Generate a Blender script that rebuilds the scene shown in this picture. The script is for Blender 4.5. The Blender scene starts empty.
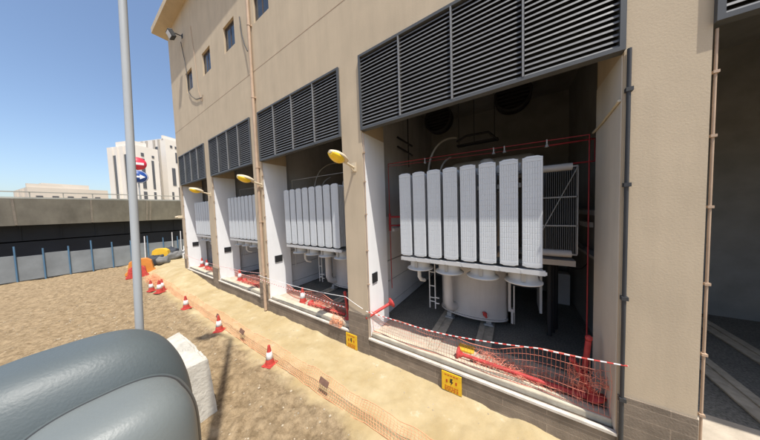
import bpy, math, random
from mathutils import Vector, Matrix, noise
random.seed(7)
PI = math.pi
scene = bpy.context.scene
col = scene.collection

# ------------------------------------------------------------------ materials
def mat(name, c, rough=.8, metal=0., var=.15, scale=3., stain=0., stain_scale=.6, bump=0., bscale=30., spec=.4, kind=None, extra=None, streak=0.):
    m = bpy.data.materials.new(name); m.use_nodes = True
    nt = m.node_tree; N = nt.nodes; L = nt.links
    b = N['Principled BSDF']
    b.inputs['Roughness'].default_value = rough; b.inputs['Metallic'].default_value = metal
    b.inputs['Specular IOR Level'].default_value = spec
    tc = N.new('ShaderNodeTexCoord')
    n1 = N.new('ShaderNodeTexNoise'); n1.inputs['Scale'].default_value = scale; n1.inputs['Detail'].default_value = 6
    L.new(tc.outputs['Object'], n1.inputs['Vector'])
    r1 = N.new('ShaderNodeMapRange'); r1.inputs[1].default_value = .3; r1.inputs[2].default_value = .7
    r1.inputs[3].default_value = 1 - var; r1.inputs[4].default_value = 1 + var * .6
    L.new(n1.outputs['Fac'], r1.inputs[0])
    v = N.new('ShaderNodeVectorMath'); v.operation = 'SCALE'; v.inputs[0].default_value = c[:3]
    L.new(r1.outputs[0], v.inputs['Scale'])
    out = v.outputs[0]
    if stain or streak:
        n2 = N.new('ShaderNodeTexNoise'); n2.inputs['Scale'].default_value = stain_scale; n2.inputs['Detail'].default_value = 8
        n2.inputs['Roughness'].default_value = .65
        mp = N.new('ShaderNodeMapping')
        if streak: mp.inputs['Scale'].default_value = (streak, streak, .25)
        L.new(tc.outputs['Object'], mp.inputs[0]); L.new(mp.outputs[0], n2.inputs['Vector'])
        r2 = N.new('ShaderNodeMapRange'); r2.inputs[1].default_value = .42; r2.inputs[2].default_value = .72
        r2.inputs[3].default_value = 1; r2.inputs[4].default_value = 1 - stain
        L.new(n2.outputs['Fac'], r2.inputs[0])
        v2 = N.new('ShaderNodeVectorMath'); v2.operation = 'SCALE'
        L.new(out, v2.inputs[0]); L.new(r2.outputs[0], v2.inputs['Scale']); out = v2.outputs[0]
    if extra: out = extra(nt, tc, out)
    L.new(out, b.inputs['Base Color'])
    if bump:
        n3 = N.new('ShaderNodeTexNoise'); n3.inputs['Scale'].default_value = bscale; n3.inputs['Detail'].default_value = 5
        L.new(tc.outputs['Object'], n3.inputs['Vector'])
        bp = N.new('ShaderNodeBump'); bp.inputs['Strength'].default_value = bump; bp.inputs['Distance'].default_value = .02
        L.new(n3.outputs['Fac'], bp.inputs['Height']); L.new(bp.outputs[0], b.inputs['Normal'])
    return m

def tile_lines(w, h, dark=.62, mortar=.02, bw=1.):
    def f(nt, tc, out):
        N = nt.nodes; L = nt.links
        s = N.new('ShaderNodeSeparateXYZ'); L.new(tc.outputs['Object'], s.inputs[0])
        c = N.new('ShaderNodeCombineXYZ'); L.new(s.outputs[0], c.inputs[0]); L.new(s.outputs[2], c.inputs[1])
        br = N.new('ShaderNodeTexBrick'); L.new(c.outputs[0], br.inputs['Vector'])
        br.inputs['Scale'].default_value = 1; br.inputs['Brick Width'].default_value = w; br.inputs['Row Height'].default_value = h
        br.inputs['Mortar Size'].default_value = mortar; br.inputs['Color1'].default_value = (1, 1, 1, 1)
        br.inputs['Color2'].default_value = (.9, .9, .9, 1); br.inputs['Mortar'].default_value = (dark, dark, dark, 1)
        mx = N.new('ShaderNodeVectorMath'); mx.operation = 'MULTIPLY'
        L.new(out, mx.inputs[0]); L.new(br.outputs['Color'], mx.inputs[1])
        return mx.outputs[0]
    return f

M = {}
M['wall'] = mat('facade_paint', (.56, .455, .32), .9, var=.06, scale=1.5, stain=.14, stain_scale=1.0, streak=2.0, bump=.10, bscale=45)
M['plinth'] = mat('plinth_tile', (.25, .20, .15), .85, var=.2, scale=4, stain=.35, stain_scale=1.2, bump=.3, bscale=40, extra=tile_lines(1.21, .158, 1.35, .006))
M['cream'] = mat('cream_kerb', (.60, .53, .40), .85, var=.12, scale=6, stain=.3, stain_scale=2.5, bump=.2)
M['nosing'] = mat('nosing_strip', (.66, .60, .52), .6, var=.15, scale=9, stain=.3, stain_scale=3)
M['white'] = mat('white_paint', (.84, .84, .84), .75, var=.03, scale=2, stain=.08, stain_scale=1.2, streak=2)
M['cream_wall'] = mat('cream_render', (.62, .56, .47), .85, var=.06, scale=2, stain=.15, stain_scale=1, streak=2)
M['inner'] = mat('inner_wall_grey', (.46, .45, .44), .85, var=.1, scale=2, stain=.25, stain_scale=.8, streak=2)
M['inner_dark'] = mat('inner_wall_shaded', (.27, .265, .25), .95, var=.15, scale=2, stain=.2)  # darker inner wall grey, with the shade of the bays put into the colour
M['lower_panel'] = mat('lower_panel', (.70, .69, .69), .6, var=.05, stain=.12)
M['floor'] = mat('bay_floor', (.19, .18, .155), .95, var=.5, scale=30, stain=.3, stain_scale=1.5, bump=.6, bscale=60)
M['floor_front'] = mat('bay_floor_front', (.50, .43, .34), .9, var=.2, scale=8, stain=.35, stain_scale=2, bump=.3)
M['rail'] = mat('skid_rail', (.47, .41, .32), .8, var=.2, scale=8, stain=.25, stain_scale=3)
M['louvre'] = mat('louvre_grey', (.15, .153, .157), .5, metal=0, var=.18, scale=2, stain=.25, stain_scale=1)
M['mull'] = mat('mullion_grey', (.22, .22, .22), .5)
M['screen'] = mat('light_block_dark', (.02, .02, .022), .9)  # near black for the added sheet behind the slats
M['frame'] = mat('louvre_frame_grey', (.085, .088, .09), .5, var=.12)
M['rad'] = mat('radiator_grey', (.60, .625, .64), .5, var=.04, scale=2, stain=.07, stain_scale=2, streak=2)
M['raddark'] = mat('radiator_core', (.20, .21, .215), .6, var=.1)
M['fan'] = mat('fan_grey', (.56, .56, .55), .5, var=.05, stain=.15)
M['tank'] = mat('tank_grey', (.55, .52, .49), .45, var=.05, stain=.15, stain_scale=1.4, streak=2)
M['steel'] = mat('galvanised_steel', (.42, .42, .41), .5, metal=.3, var=.15)
M['black'] = mat('black_rubber', (.02, .02, .022), .7)
M['dark'] = mat('dark_metal', (.045, .047, .05), .6)
M['hose'] = mat('grey_hose', (.33, .32, .30), .6)
M['rust'] = mat('rusty_band', (.42, .27, .12), .8, var=.3, scale=14)
M['red'] = mat('red_paint', (.30, .02, .025), .45, var=.15, scale=6)
M['redpost'] = mat('red_plastic', (.50, .05, .045), .55, var=.3, scale=8, stain=.2, stain_scale=5)
M['conered'] = mat('cone_red', (.55, .065, .05), .6, var=.25, scale=14, stain=.35, stain_scale=8)
M['conewhite'] = mat('cone_white', (.78, .76, .74), .4, var=.08, scale=12, stain=.15, stain_scale=12)
M['mesh'] = mat('orange_mesh', (.85, .40, .22), .6, var=.15, scale=3)
M['meshred'] = mat('red_mesh', (.72, .25, .17), .6, var=.2, scale=3)
M['tag'] = mat('brown_tag', (.20, .11, .075), .8, var=.3, scale=12)
M['ropew'] = mat('white_tape', (.75, .73, .72), .5)
M['yellow'] = mat('yellow_board', (.80, .48, .02), .5, var=.1, scale=12, stain=.15, stain_scale=9)
M['ink'] = mat('black_ink', (.03, .025, .02), .6)
M['inkred'] = mat('red_ink', (.45, .06, .01), .6)
M['amber'] = mat('amber_lens', (.92, .60, .03), .25, var=.06, scale=5)
M['lampshell'] = mat('lamp_shell', (.68, .58, .42), .5, var=.08, stain=.15, stain_scale=5)
M['concrete'] = mat('concrete', (.44, .41, .36), .9, var=.12, scale=5, stain=.22, stain_scale=1.6, bump=.5, bscale=25)
M['block'] = mat('block_concrete', (.54, .51, .44), .92, var=.14, scale=7, stain=.3, stain_scale=3, bump=.7, bscale=18)
M['bridge'] = mat('bridge_concrete', (.36, .355, .31), .9, var=.12, scale=1, stain=.35, stain_scale=.35, streak=2)
M['navy'] = mat('underpass_shade_navy', (.010, .014, .022), .6, var=.3, scale=.6)  # near-black navy, the shade under the bridge is put into the colour
M['hoard'] = mat('hoarding_sheet', (.23, .25, .26), .6, var=.2, scale=.9, stain=.25, stain_scale=.7)
M['bluepost'] = mat('blue_post', (.08, .17, .27), .5)
M['tower'] = mat('tower_white', (.74, .69, .62), .8, var=.04, scale=.2)
M['tower2'] = mat('tower_beige', (.60, .54, .46), .8, var=.05, scale=.2)
M['twin'] = mat('tower_glass', (.10, .10, .105), .25)
M['glass'] = mat('window_glass', (.035, .045, .055), .12, spec=.6)
M['winframe'] = mat('window_frame', (.10, .07, .05), .5)
M['pipe'] = mat('downpipe_paint', (.50, .36, .25), .6, var=.12, scale=4, stain=.2)
M['signred'] = mat('sign_red', (.70, .04, .07), .4)
M['signblue'] = mat('sign_blue', (.02, .07, .28), .4)
M['signwhite'] = mat('sign_white', (.8, .8, .8), .4)
M['mirror'] = mat('mirror_plastic', (.095, .115, .12), .5, var=.08, scale=5, stain=.12, stain_scale=5, bump=.08, bscale=160, spec=.5)
M['mirror2'] = mat('mirror_plastic_pale', (.16, .18, .178), .45, var=.07, scale=5, stain=.10, stain_scale=5, bump=.06, bscale=160, spec=.5)
M['arm'] = mat('mirror_arm', (.40, .42, .43), .4, var=.08)
M['bagy'] = mat('yellow_plastic', (.72, .42, .03), .5, var=.1)
M['bago'] = mat('orange_plastic', (.60, .22, .04), .5, var=.1)
M['bagk'] = mat('dark_sack', (.05, .055, .065), .8, var=.25, scale=5)
M['bagg'] = mat('grey_sack', (.17, .165, .155), .9, var=.25, scale=5)
M['plasticwhite'] = mat('white_plastic', (.8, .8, .78), .4)
M['asphalt'] = mat('asphalt', (.055, .054, .052), .9, var=.2, scale=4)
M['stone'] = mat('pebble', (.42, .35, .25), .95, var=.3, scale=3)
M['lit'] = mat('pale_fitting', (.75, .76, .78), .5)

def stripes(nt, tc, out):
    N = nt.nodes; L = nt.links; s = N.new('ShaderNodeSeparateXYZ'); L.new(tc.outputs['Object'], s.inputs[0])
    a = N.new('ShaderNodeMath'); a.operation = 'MULTIPLY'; a.inputs[1].default_value = 8.; L.new(s.outputs[0], a.inputs[0])
    b = N.new('ShaderNodeMath'); b.operation = 'FRACT'; L.new(a.outputs[0], b.inputs[0])
    c = N.new('ShaderNodeMath'); c.operation = 'GREATER_THAN'; c.inputs[1].default_value = .5; L.new(b.outputs[0], c.inputs[0])
    m = N.new('ShaderNodeMix'); m.data_type = 'RGBA'; L.new(c.outputs[0], m.inputs[0]); L.new(out, m.inputs[6]); m.inputs[7].default_value = (.55, .06, .05, 1)
    return m.outputs[2]
M['stripe'] = mat('striped_tape', (.75, .73, .72), .5, extra=stripes)

def ground_mat():
    m = bpy.data.materials.new('ground_soil'); m.use_nodes = True
    nt = m.node_tree; N = nt.nodes; L = nt.links; b = N['Principled BSDF']
    b.inputs['Roughness'].default_value = .97; b.inputs['Specular IOR Level'].default_value = .15
    tc = N.new('ShaderNodeTexCoord'); s = N.new('ShaderNodeSeparateXYZ'); L.new(tc.outputs['Object'], s.inputs[0])
    nz = N.new('ShaderNodeTexNoise'); nz.inputs['Scale'].default_value = 1.3; nz.inputs['Detail'].default_value = 8; nz.inputs['Roughness'].default_value = .65
    L.new(tc.outputs['Object'], nz.inputs['Vector'])
    a = N.new('ShaderNodeMath'); a.operation = 'MULTIPLY_ADD'; a.inputs[1].default_value = .9
    L.new(nz.outputs['Fac'], a.inputs[0]); L.new(s.outputs[1], a.inputs[2])
    r = N.new('ShaderNodeMapRange'); r.inputs[1].default_value = -1.30; r.inputs[2].default_value = -1.02   # y + .9*noise
    L.new(a.outputs[0], r.inputs[0])
    def tint(c1, c2, sc, det=8, lo=.35, hi=.65, rg=.6):
        n = N.new('ShaderNodeTexNoise'); n.inputs['Scale'].default_value = sc; n.inputs['Detail'].default_value = det; n.inputs['Roughness'].default_value = rg
        L.new(tc.outputs['Object'], n.inputs['Vector'])
        rr = N.new('ShaderNodeMapRange'); rr.inputs[1].default_value = lo; rr.inputs[2].default_value = hi; L.new(n.outputs['Fac'], rr.inputs[0])
        mx = N.new('ShaderNodeMix'); mx.data_type = 'RGBA'; L.new(rr.outputs[0], mx.inputs[0])
        mx.inputs[6].default_value = c1 + (1,); mx.inputs[7].default_value = c2 + (1,)
        return mx.outputs[2]
    path = tint((.38, .29, .15), (.47, .38, .225), 1.6)
    soil = tint((.185, .132, .075), (.36, .268, .16), 7, 12, .38, .62, .75)
    # pale dusty scuffs on the path
    n4 = N.new('ShaderNodeTexNoise'); n4.inputs['Scale'].default_value = 3.2; n4.inputs['Detail'].default_value = 10; n4.inputs['Roughness'].default_value = .7
    L.new(tc.outputs['Object'], n4.inputs['Vector'])
    r4 = N.new('ShaderNodeMapRange'); r4.inputs[1].default_value = .60; r4.inputs[2].default_value = .70; r4.inputs[4].default_value = .7
    L.new(n4.outputs['Fac'], r4.inputs[0])
    mp = N.new('ShaderNodeMix'); mp.data_type = 'RGBA'; L.new(r4.outputs[0], mp.inputs[0]); L.new(path, mp.inputs[6]); mp.inputs[7].default_value = (.58, .51, .38, 1)
    mx = N.new('ShaderNodeMix'); mx.data_type = 'RGBA'; L.new(r.outputs[0], mx.inputs[0]); L.new(soil, mx.inputs[6]); L.new(mp.outputs[2], mx.inputs[7])
    L.new(mx.outputs[2], b.inputs['Base Color'])
    n3 = N.new('ShaderNodeTexNoise'); n3.inputs['Scale'].default_value = 24; n3.inputs['Detail'].default_value = 10; n3.inputs['Roughness'].default_value = .7
    L.new(tc.outputs['Object'], n3.inputs['Vector'])
    bs = N.new('ShaderNodeMapRange'); bs.inputs[3].default_value = .9; bs.inputs[4].default_value = .3; L.new(r.outputs[0], bs.inputs[0])
    bp = N.new('ShaderNodeBump'); bp.inputs['Distance'].default_value = .03; L.new(bs.outputs[0], bp.inputs['Strength'])
    L.new(n3.outputs['Fac'], bp.inputs['Height']); L.new(bp.outputs[0], b.inputs['Normal'])
    return m
M['ground'] = ground_mat()

# ------------------------------------------------------------------ builders
def wloc(o):
    v = Vector((0, 0, 0))
    while o is not None:
        v += o.location; o = o.parent
    return v

class MB:
    def __init__(s): s.v = []; s.f = []; s.sm = []
    def add(s, vs, fs, smooth=False):
        o = len(s.v); s.v += [tuple(p) for p in vs]
        s.f += [tuple(i + o for i in f) for f in fs]; s.sm += [smooth] * len(fs); return s
    def box(s, x0, y0, z0, x1, y1, z1):
        vs = [(x, y, z) for x in (x0, x1) for y in (y0, y1) for z in (z0, z1)]
        return s.add(vs, [(0, 1, 3, 2), (4, 6, 7, 5), (0, 4, 5, 1), (2, 3, 7, 6), (0, 2, 6, 4), (1, 5, 7, 3)])
    def obox(s, c, h, m=None):
        m = m or Matrix.Identity(3)
        vs = [Vector(c) + m @ Vector((sx * h[0], sy * h[1], sz * h[2])) for sx in (-1, 1) for sy in (-1, 1) for sz in (-1, 1)]
        return s.add(vs, [(0, 1, 3, 2), (4, 6, 7, 5), (0, 4, 5, 1), (2, 3, 7, 6), (0, 2, 6, 4), (1, 5, 7, 3)])
    def tube(s, pts, r, n=8, caps=True, smooth=True):
        pts = [Vector(p) for p in pts]; rr = r if isinstance(r, (list, tuple)) else [r] * len(pts)
        vs = []; prev = None
        for i, p in enumerate(pts):
            t = (pts[min(i + 1, len(pts) - 1)] - pts[max(i - 1, 0)]).normalized()
            if prev is None:
                a = t.orthogonal().normalized()
            else:
                a = (prev - t * prev.dot(t))
                a = a.normalized() if a.length > 1e-6 else t.orthogonal().normalized()
            prev = a; b = t.cross(a)
            for k in range(n):
                q = 2 * PI * k / n; vs.append(p + (a * math.cos(q) + b * math.sin(q)) * rr[i])
        fs = [(i * n + k, i * n + (k + 1) % n, (i + 1) * n + (k + 1) % n, (i + 1) * n + k) for i in range(len(pts) - 1) for k in range(n)]
        s.add(vs, fs, smooth)
        if caps:
            s.add(vs[:n], [tuple(range(n))[::-1]]); s.add(vs[-n:], [tuple(range(n))])
        return s
    def lathe(s, prof, c=(0, 0, 0), n=24, m=None, smooth=True):
        m = m or Matrix.Identity(3); vs = []
        for r, z in prof:
            for k in range(n):
                q = 2 * PI * k / n; vs.append(Vector(c) + m @ Vector((r * math.cos(q), r * math.sin(q), z)))
        k_ = len(prof)
        fs = [(i * n + k, i * n + (k + 1) % n, (i + 1) * n + (k + 1) % n, (i + 1) * n + k) for i in range(k_ - 1) for k in range(n)]
        return s.add(vs, fs, smooth)
    def poly(s, outline, y0, y1):     # outline (x,z) extruded along y
        n = len(outline)
        vs = [(x, y0, z) for x, z in outline] + [(x, y1, z) for x, z in outline]
        return s.add(vs, [tuple(range(n)), tuple(range(n, 2 * n))[::-1]] + [(i, (i + 1) % n, n + (i + 1) % n, n + i) for i in range(n)])
    def build(s, name, m, parent=None, world=True, bevel=0):
        me = bpy.data.meshes.new(name)
        o_ = wloc(parent) if (parent is not None and world) else Vector((0, 0, 0))
        me.from_pydata([(p[0] - o_.x, p[1] - o_.y, p[2] - o_.z) for p in s.v], [], s.f)
        me.polygons.foreach_set('use_smooth', s.sm)
        me.materials.append(m); me.update()
        import bmesh
        bm = bmesh.new(); bm.from_mesh(me); bmesh.ops.recalc_face_normals(bm, faces=bm.faces); bm.to_mesh(me); bm.free()
        o = bpy.data.objects.new(name, me); col.objects.link(o)
        if parent is not None: o.parent = parent
        if bevel:
            bv = o.modifiers.new('bevel', 'BEVEL'); bv.width = bevel; bv.segments = 2; bv.limit_method = 'ANGLE'
        return o

def tag(o, label=None, cat=None, group=None, kind=None):
    if label: o['label'] = label
    if cat: o['category'] = cat
    if group: o['group'] = group
    if kind: o['kind'] = kind
    return o
def thing(name, loc, label, cat, group=None, rz=0):
    o = bpy.data.objects.new(name, None); o.empty_display_size = .2; col.objects.link(o)
    o.location = loc; o.rotation_euler = (0, 0, rz)
    return tag(o, label, cat, group)
def copy_tree(o, parent=None, kids=None):
    c = o.copy(); col.objects.link(c); c.parent = parent
    for ch in [q for q in bpy.data.objects if q.parent == o]: copy_tree(ch, c)
    return c
def bez(p0, p1, p2, p3, n=14):
    P = [Vector(p) for p in (p0, p1, p2, p3)]
    return [P[0] * (1 - t) ** 3 + P[1] * 3 * t * (1 - t) ** 2 + P[2] * 3 * t * t * (1 - t) + P[3] * t ** 3 for t in [i / n for i in range(n + 1)]]
def sm(a, b, x):
    t = min(1, max(0, (x - a) / (b - a))); return t * t * (3 - 2 * t)

# ------------------------------------------------------------------ ground
def gh(x, y):
    z = -.47
    up = sm(-12.3, -17.2, x) * sm(-1.7, -.2, y)
    z += .40 * up
    soil = 1 - sm(-1.75, -1.35, y)
    if -40 < x < 12 and -14 < y < 1:
        p = Vector((x, y, 0))
        z += .05 * soil * (noise.fractal(p * .9, 1, 2, 3)) + .045 * soil * (noise.fractal(p * 3.7, 1, 2, 5)) + .03 * soil * noise.fractal(p * 11, 1, 2, 3)
        z += .030 * (1 - soil) * noise.fractal(p * 1.7, 1, 2, 5) + .010 * (1 - soil) * noise.fractal(p * 7, 1, 2, 3)
        for yc in (-1.05, -.45): z -= .014 * math.exp(-((y - yc - .10 * math.sin(x * .7)) / .09) ** 2) * (.6 + noise.noise(p * 2))
        z += .05 * math.exp(-(y / .09) ** 2) * max(0, noise.noise(p * 2.3) + .25)
        z += .035 * math.exp(-((y + 1.66) / .16) ** 2) * (.7 + noise.noise(p * 4))
    return z
def rng(a, b, s):
    n = int(round((b - a) / s)); return [a + (b - a) * i / n for i in range(n + 1)]
xs = [-900, -400, -200, -100, -60, -44, -36, -30, -27] + rng(-25, -9, .09) + rng(-8.96, 2, .045) + [2.4, 3, 4, 6, 10, 20, 50, 150, 400, 900]
ys = [-900, -300, -100, -40, -20, -12, -9, -8] + rng(-7, -5.1, .09) + rng(-5, .2, .045) + [.5, 1, 3, 8, 20, 60, 200, 900]
g = MB(); nx = len(xs)
g.v = [(x, y, gh(x, y)) for y in ys for x in xs]
g.f = [(j * nx + i, j * nx + i + 1, (j + 1) * nx + i + 1, (j + 1) * nx + i) for j in range(len(ys) - 1) for i in range(nx - 1)]
g.sm = [True] * len(g.f)
tag(g.build('ground', M['ground']), kind='structure')

# pebbles and clods
pb = MB()
ico = [(0, 0, 1), (.89, 0, .45), (.28, .85, .45), (-.72, .53, .45), (-.72, -.53, .45), (.28, -.85, .45), (.72, .53, -.45), (-.28, .85, -.45), (-.89, 0, -.45), (-.28, -.85, -.45), (.72, -.53, -.45), (0, 0, -1)]
icf = [(0, 1, 2), (0, 2, 3), (0, 3, 4), (0, 4, 5), (0, 5, 1), (1, 6, 2), (2, 7, 3), (3, 8, 4), (4, 9, 5), (5, 10, 1), (6, 7, 2), (7, 8, 3), (8, 9, 4), (9, 10, 5), (10, 6, 1), (11, 7, 6), (11, 8, 7), (11, 9, 8), (11, 10, 9), (11, 6, 10)]
for i in range(5400):
    if i < 4300 and i % 3 == 0: continue
    if i < 4300:
        x = random.uniform(-17, .5); y = random.uniform(-5.5, -1.55); r = .005 + .018 * random.random() ** 4
    else:
        x = random.uniform(-20, 1); y = random.uniform(-1.5, -.05); r = .005 + .012 * random.random() ** 4
    if i >= 5320: x = random.uniform(-14, 0); y = random.uniform(-4.5, -1.65); r = random.uniform(.02, .038)
    sx, sy, sz = r * random.uniform(.7, 1.4), r * random.uniform(.7, 1.4), r * random.uniform(.5, .9)
    z = gh(x, y); a = random.uniform(0, 6.28); ca, sa = math.cos(a), math.sin(a)
    pb.add([(x + (p[0] * ca - p[1] * sa) * sx, y + (p[0] * sa + p[1] * ca) * sy, z + sz * (.3 + p[2])) for p in ico], icf)
tag(pb.build('gravel', M['stone']), 'small pale pebbles and clods scattered over the brown soil', 'gravel', kind='stuff')

# ------------------------------------------------------------------ substation building
ZL, ZT, ZR = 5.13, 6.86, 14.3
BAYS = [(-3.06, 1.2), (-7.72, -3.71), (-12.32, -8.31), (-17.08, -12.98), (1.86, 5.9)]
XL, XR = -17.5, 7.0
B = thing('substation_building', (-5, 2, -.47), 'beige painted concrete building with open transformer bays under dark louvres', 'building')
w = MB()
WX = [-14.42 + 2.42 * k for k in range(6)]; WW = .48; WZ0, WZ1 = 9.92, 10.95
cols = [XL]
for x in WX: cols += [x - WW, x + WW]
cols.append(XR)
w.box(XL, 0, ZT, XR, .35, WZ0); w.box(XL, 0, WZ1, XR, .35, ZR)
for i in range(0, len(cols), 2): w.box(cols[i], 0, WZ0, cols[i + 1], .35, WZ1)
w.box(XL, .35, ZT + .25, XL + .3, 12, ZR); w.box(XR - .3, .35, ZT + .25, XR, 12, ZR); w.box(XL + .3, 11.7, ZT + .25, XR - .3, 12, ZR)
w.build('facade_wall', M['wall'], B)
# thin expansion joint, proud by 4 mm
MB().box(XL, -.004, 8.36, XR, 0, 8.372).build('expansion_joint', M['pipe'], B)
MB().box(XL - .7, -.55, ZR, XR + .3, 12.2, ZR + .32).build('roof', M['wall'], B)
for x in WX:
    f = MB()
    f.box(x - WW, .07, WZ0, x - WW + .05, .12, WZ1); f.box(x + WW - .05, .07, WZ0, x + WW, .12, WZ1)
    f.box(x - WW + .05, .07, WZ0, x + WW - .05, .12, WZ0 + .05); f.box(x - WW + .05, .07, WZ1 - .05, x + WW - .05, .12, WZ1); f.box(x - .02, .07, WZ0 + .05, x + .02, .12, WZ1 - .05)
    fo = f.build('window', M['winframe'], B)
    MB().box(x - WW + .05,   .085, WZ0 + .05, x + WW - .05, .105, WZ1 - .05).build('pane', M['glass'], fo)
piers = [(XL, -17.08), (-12.98, -12.32), (-8.31, -7.72), (-3.71, -3.06), (1.2, 1.86), (5.9, XR)]
for a, b in piers:
    MB().box(a, 0, -.75, b, 1.0, ZT).build('pier', M['wall'], B)
    MB().box(a, -.024, -.75, b, -.002, .56).build('pier_base', M['plinth'], B)
    aa, bb = a + .21, b - .21
    if a == XL: aa, bb = XL, -17.29
    if a == 1.2: aa, bb = 1.66, 1.80
    if b == XR: aa, bb = 6.3, XR
    # dividing walls behind the piers, upper part dark, lower part pale panels with joints
    MB().box(aa, 1.0, 0, bb, 5.6, 7.11).build('dividing_wall', M['inner'], B)
for i, (a, b) in enumerate(BAYS):
    # plinth, ledge, kerb beam and floor
    MB().box(a, 0, -.75, b, .12, -.045).build('plinth', M['plinth'], B)
    MB().box(a, -.03, -.045, b, .035, -.005).build('nosing', M['nosing'], B)
    MB().box(a, .10, -.045, b, .30, .075).build('kerb_beam', M['cream'], B, bevel=.02)
    fl = MB().box(a, .30, -.2, b, 1.02, 0).build('floor_apron', M['floor_front'], B)
    MB().box(a - (.05 if i == 4 else .21), 1.02, -.2, b + (.21 if i else .455), 5.6, -.004).build('bay_floor', M['floor'], B)
    cx = -1.62 - 4.7 * i if i < 4 else 3.1
    for xr in (cx, cx + 1.03):
        r = MB(); r.box(xr - .17, .32, 0, xr - .04, 5.2, .03); r.box(xr + .04, .32, 0, xr + .17, 5.2, .03); r.box(xr - .04, .32, 0, xr + .04, 5.2, .008)
        r.build('skid_rail', M['rail'], B)
    # ceilings and back walls
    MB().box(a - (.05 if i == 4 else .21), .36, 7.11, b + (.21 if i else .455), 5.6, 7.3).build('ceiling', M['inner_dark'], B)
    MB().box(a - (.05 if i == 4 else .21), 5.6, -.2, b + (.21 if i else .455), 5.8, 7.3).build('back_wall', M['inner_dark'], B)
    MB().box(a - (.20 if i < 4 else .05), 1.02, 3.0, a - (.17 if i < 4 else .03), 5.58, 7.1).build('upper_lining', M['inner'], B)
    if i == 0:
        MB().box(1.62, 1.02, 0.0, 1.645, 5.58, 7.1).build('side_lining', M['inner_dark'], B)
    # white reveal sheet on the left side, cream on the right
    MB().box(a, .03, .0, a + .012, .985, ZL - .03).build('reveal_panel', M['white'], B)
    MB().box(b - .012, .03, .0, b, .985, ZL - .03).build('reveal_panel', M['cream_wall'], B)
    # pale lower side wall made of wide horizontal panels
    x0 = a - (.21 if i < 4 else .055)
    p = MB()
    for z0, z1 in ((.02, .28), (.30, 1.0), (1.02, 1.62), (1.66, 3.0)):
        p.box(x0, 1.03, z0, x0 + .035, 5.55, z1)
    p.build('lower_side_panel', M['lower_panel'] if i else M['lower_panel'], B)
    # junction box plate on the reveal
    MB().box(a + .012, .20 + .1 * (i > 0), 1.33, a + .04, .42 + .18 * (i > 0), 1.58).build('black_plate', M['black'], B)
    # conduit at the front corner with clips
    c = MB(); c.tube([(a + .035, .02, .0), (a + .035, .02, ZL - .05)], .012, 6)
    for z in (.6, 1.35, 2.2, 3.1, 3.9, 4.6): c.box(a + .012, -.005, z, a + .055, .04, z + .03)
    c.build('conduit', M['pipe'], B)
    # louvre
    f = MB(); t = .055
    f.box(a, -.05, ZT - t, b, .08, ZT); f.box(a, -.05, ZL, b, .08, ZL + t); f.box(a, -.05, ZL + t, a + t, .08, ZT - t); f.box(b - t, -.05, ZL + t, b, .08, ZT - t)
    fo = f.build('louvre', M['frame'], B)
    s_ = MB(); ns = 21; dz = (ZT - ZL - 2 * t) / ns
    rm = Matrix.Rotation(math.radians(38), 3, 'X')
    nm = 4; xm = [a + (b - a) * k / nm for k in range(nm + 1)]
    for q in range(nm):
        l_ = xm[q] + (t if q == 0 else .02); r_ = xm[q + 1] - (t if q == nm - 1 else .02)
        for k in range(ns):
            zc = ZL + t + dz * (k + .5) + random.uniform(-.003, .003)
            tt = random.uniform(-2.5, 2.5); s_.obox(((l_ + r_) / 2, .022, zc + .012), ((r_ - l_) / 2, .050, .002), Matrix.Rotation(math.radians(40 + tt), 3, 'X')); s_.obox(((l_ + r_) / 2, -.022, zc - .026), ((r_ - l_) / 2, .0022, .0155), Matrix.Rotation(math.radians(-14 + tt), 3, 'X'))
    s_.build('louvre_slats', M['louvre'], fo)
    for q in range(1, nm): MB().box(xm[q] - .014, -.055, ZL + t, xm[q] + .014, .07, ZT - t).build('mullion', M['mull'], fo)
    MB().box(a + .01, .085, ZL + .03, b - .01, .095, ZT - .01).build('light_block_sheet', M['screen'], fo)  # added dark sheet: blocks light and stands for the dark between slats
    # the sheet behind the slats is there to keep light out of the bay
# wall strip above louvres is part of facade; right end conduit
c = MB(); c.tube([(1.235, -.03, -.4), (1.235, -.03, ZL)], .022, 8)
for z in (.5, 1.9, 3.4, 4.6): c.box(1.205, -.06, z, 1.27, 0, z + .05)
c.build('conduit', M['dark'], B)
MB().box(1.9, -.0, -.75, XR, .0, .56) if False else None
# downpipe at the third pier
d = MB(); d.tube([(-7.86, -.07, -.42), (-7.86, -.07, ZR)], .052, 14)
for z in (.9, 2.9, 4.9, 7.4, 9.9, 12.4): d.lathe([(.062, 0), (.062, .07)], (-7.86, -.07, z), 14); d.box(-7.94, -.03, z, -7.78, 0, z + .05)
d.build('downpipe', M['pipe'], B)
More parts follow.
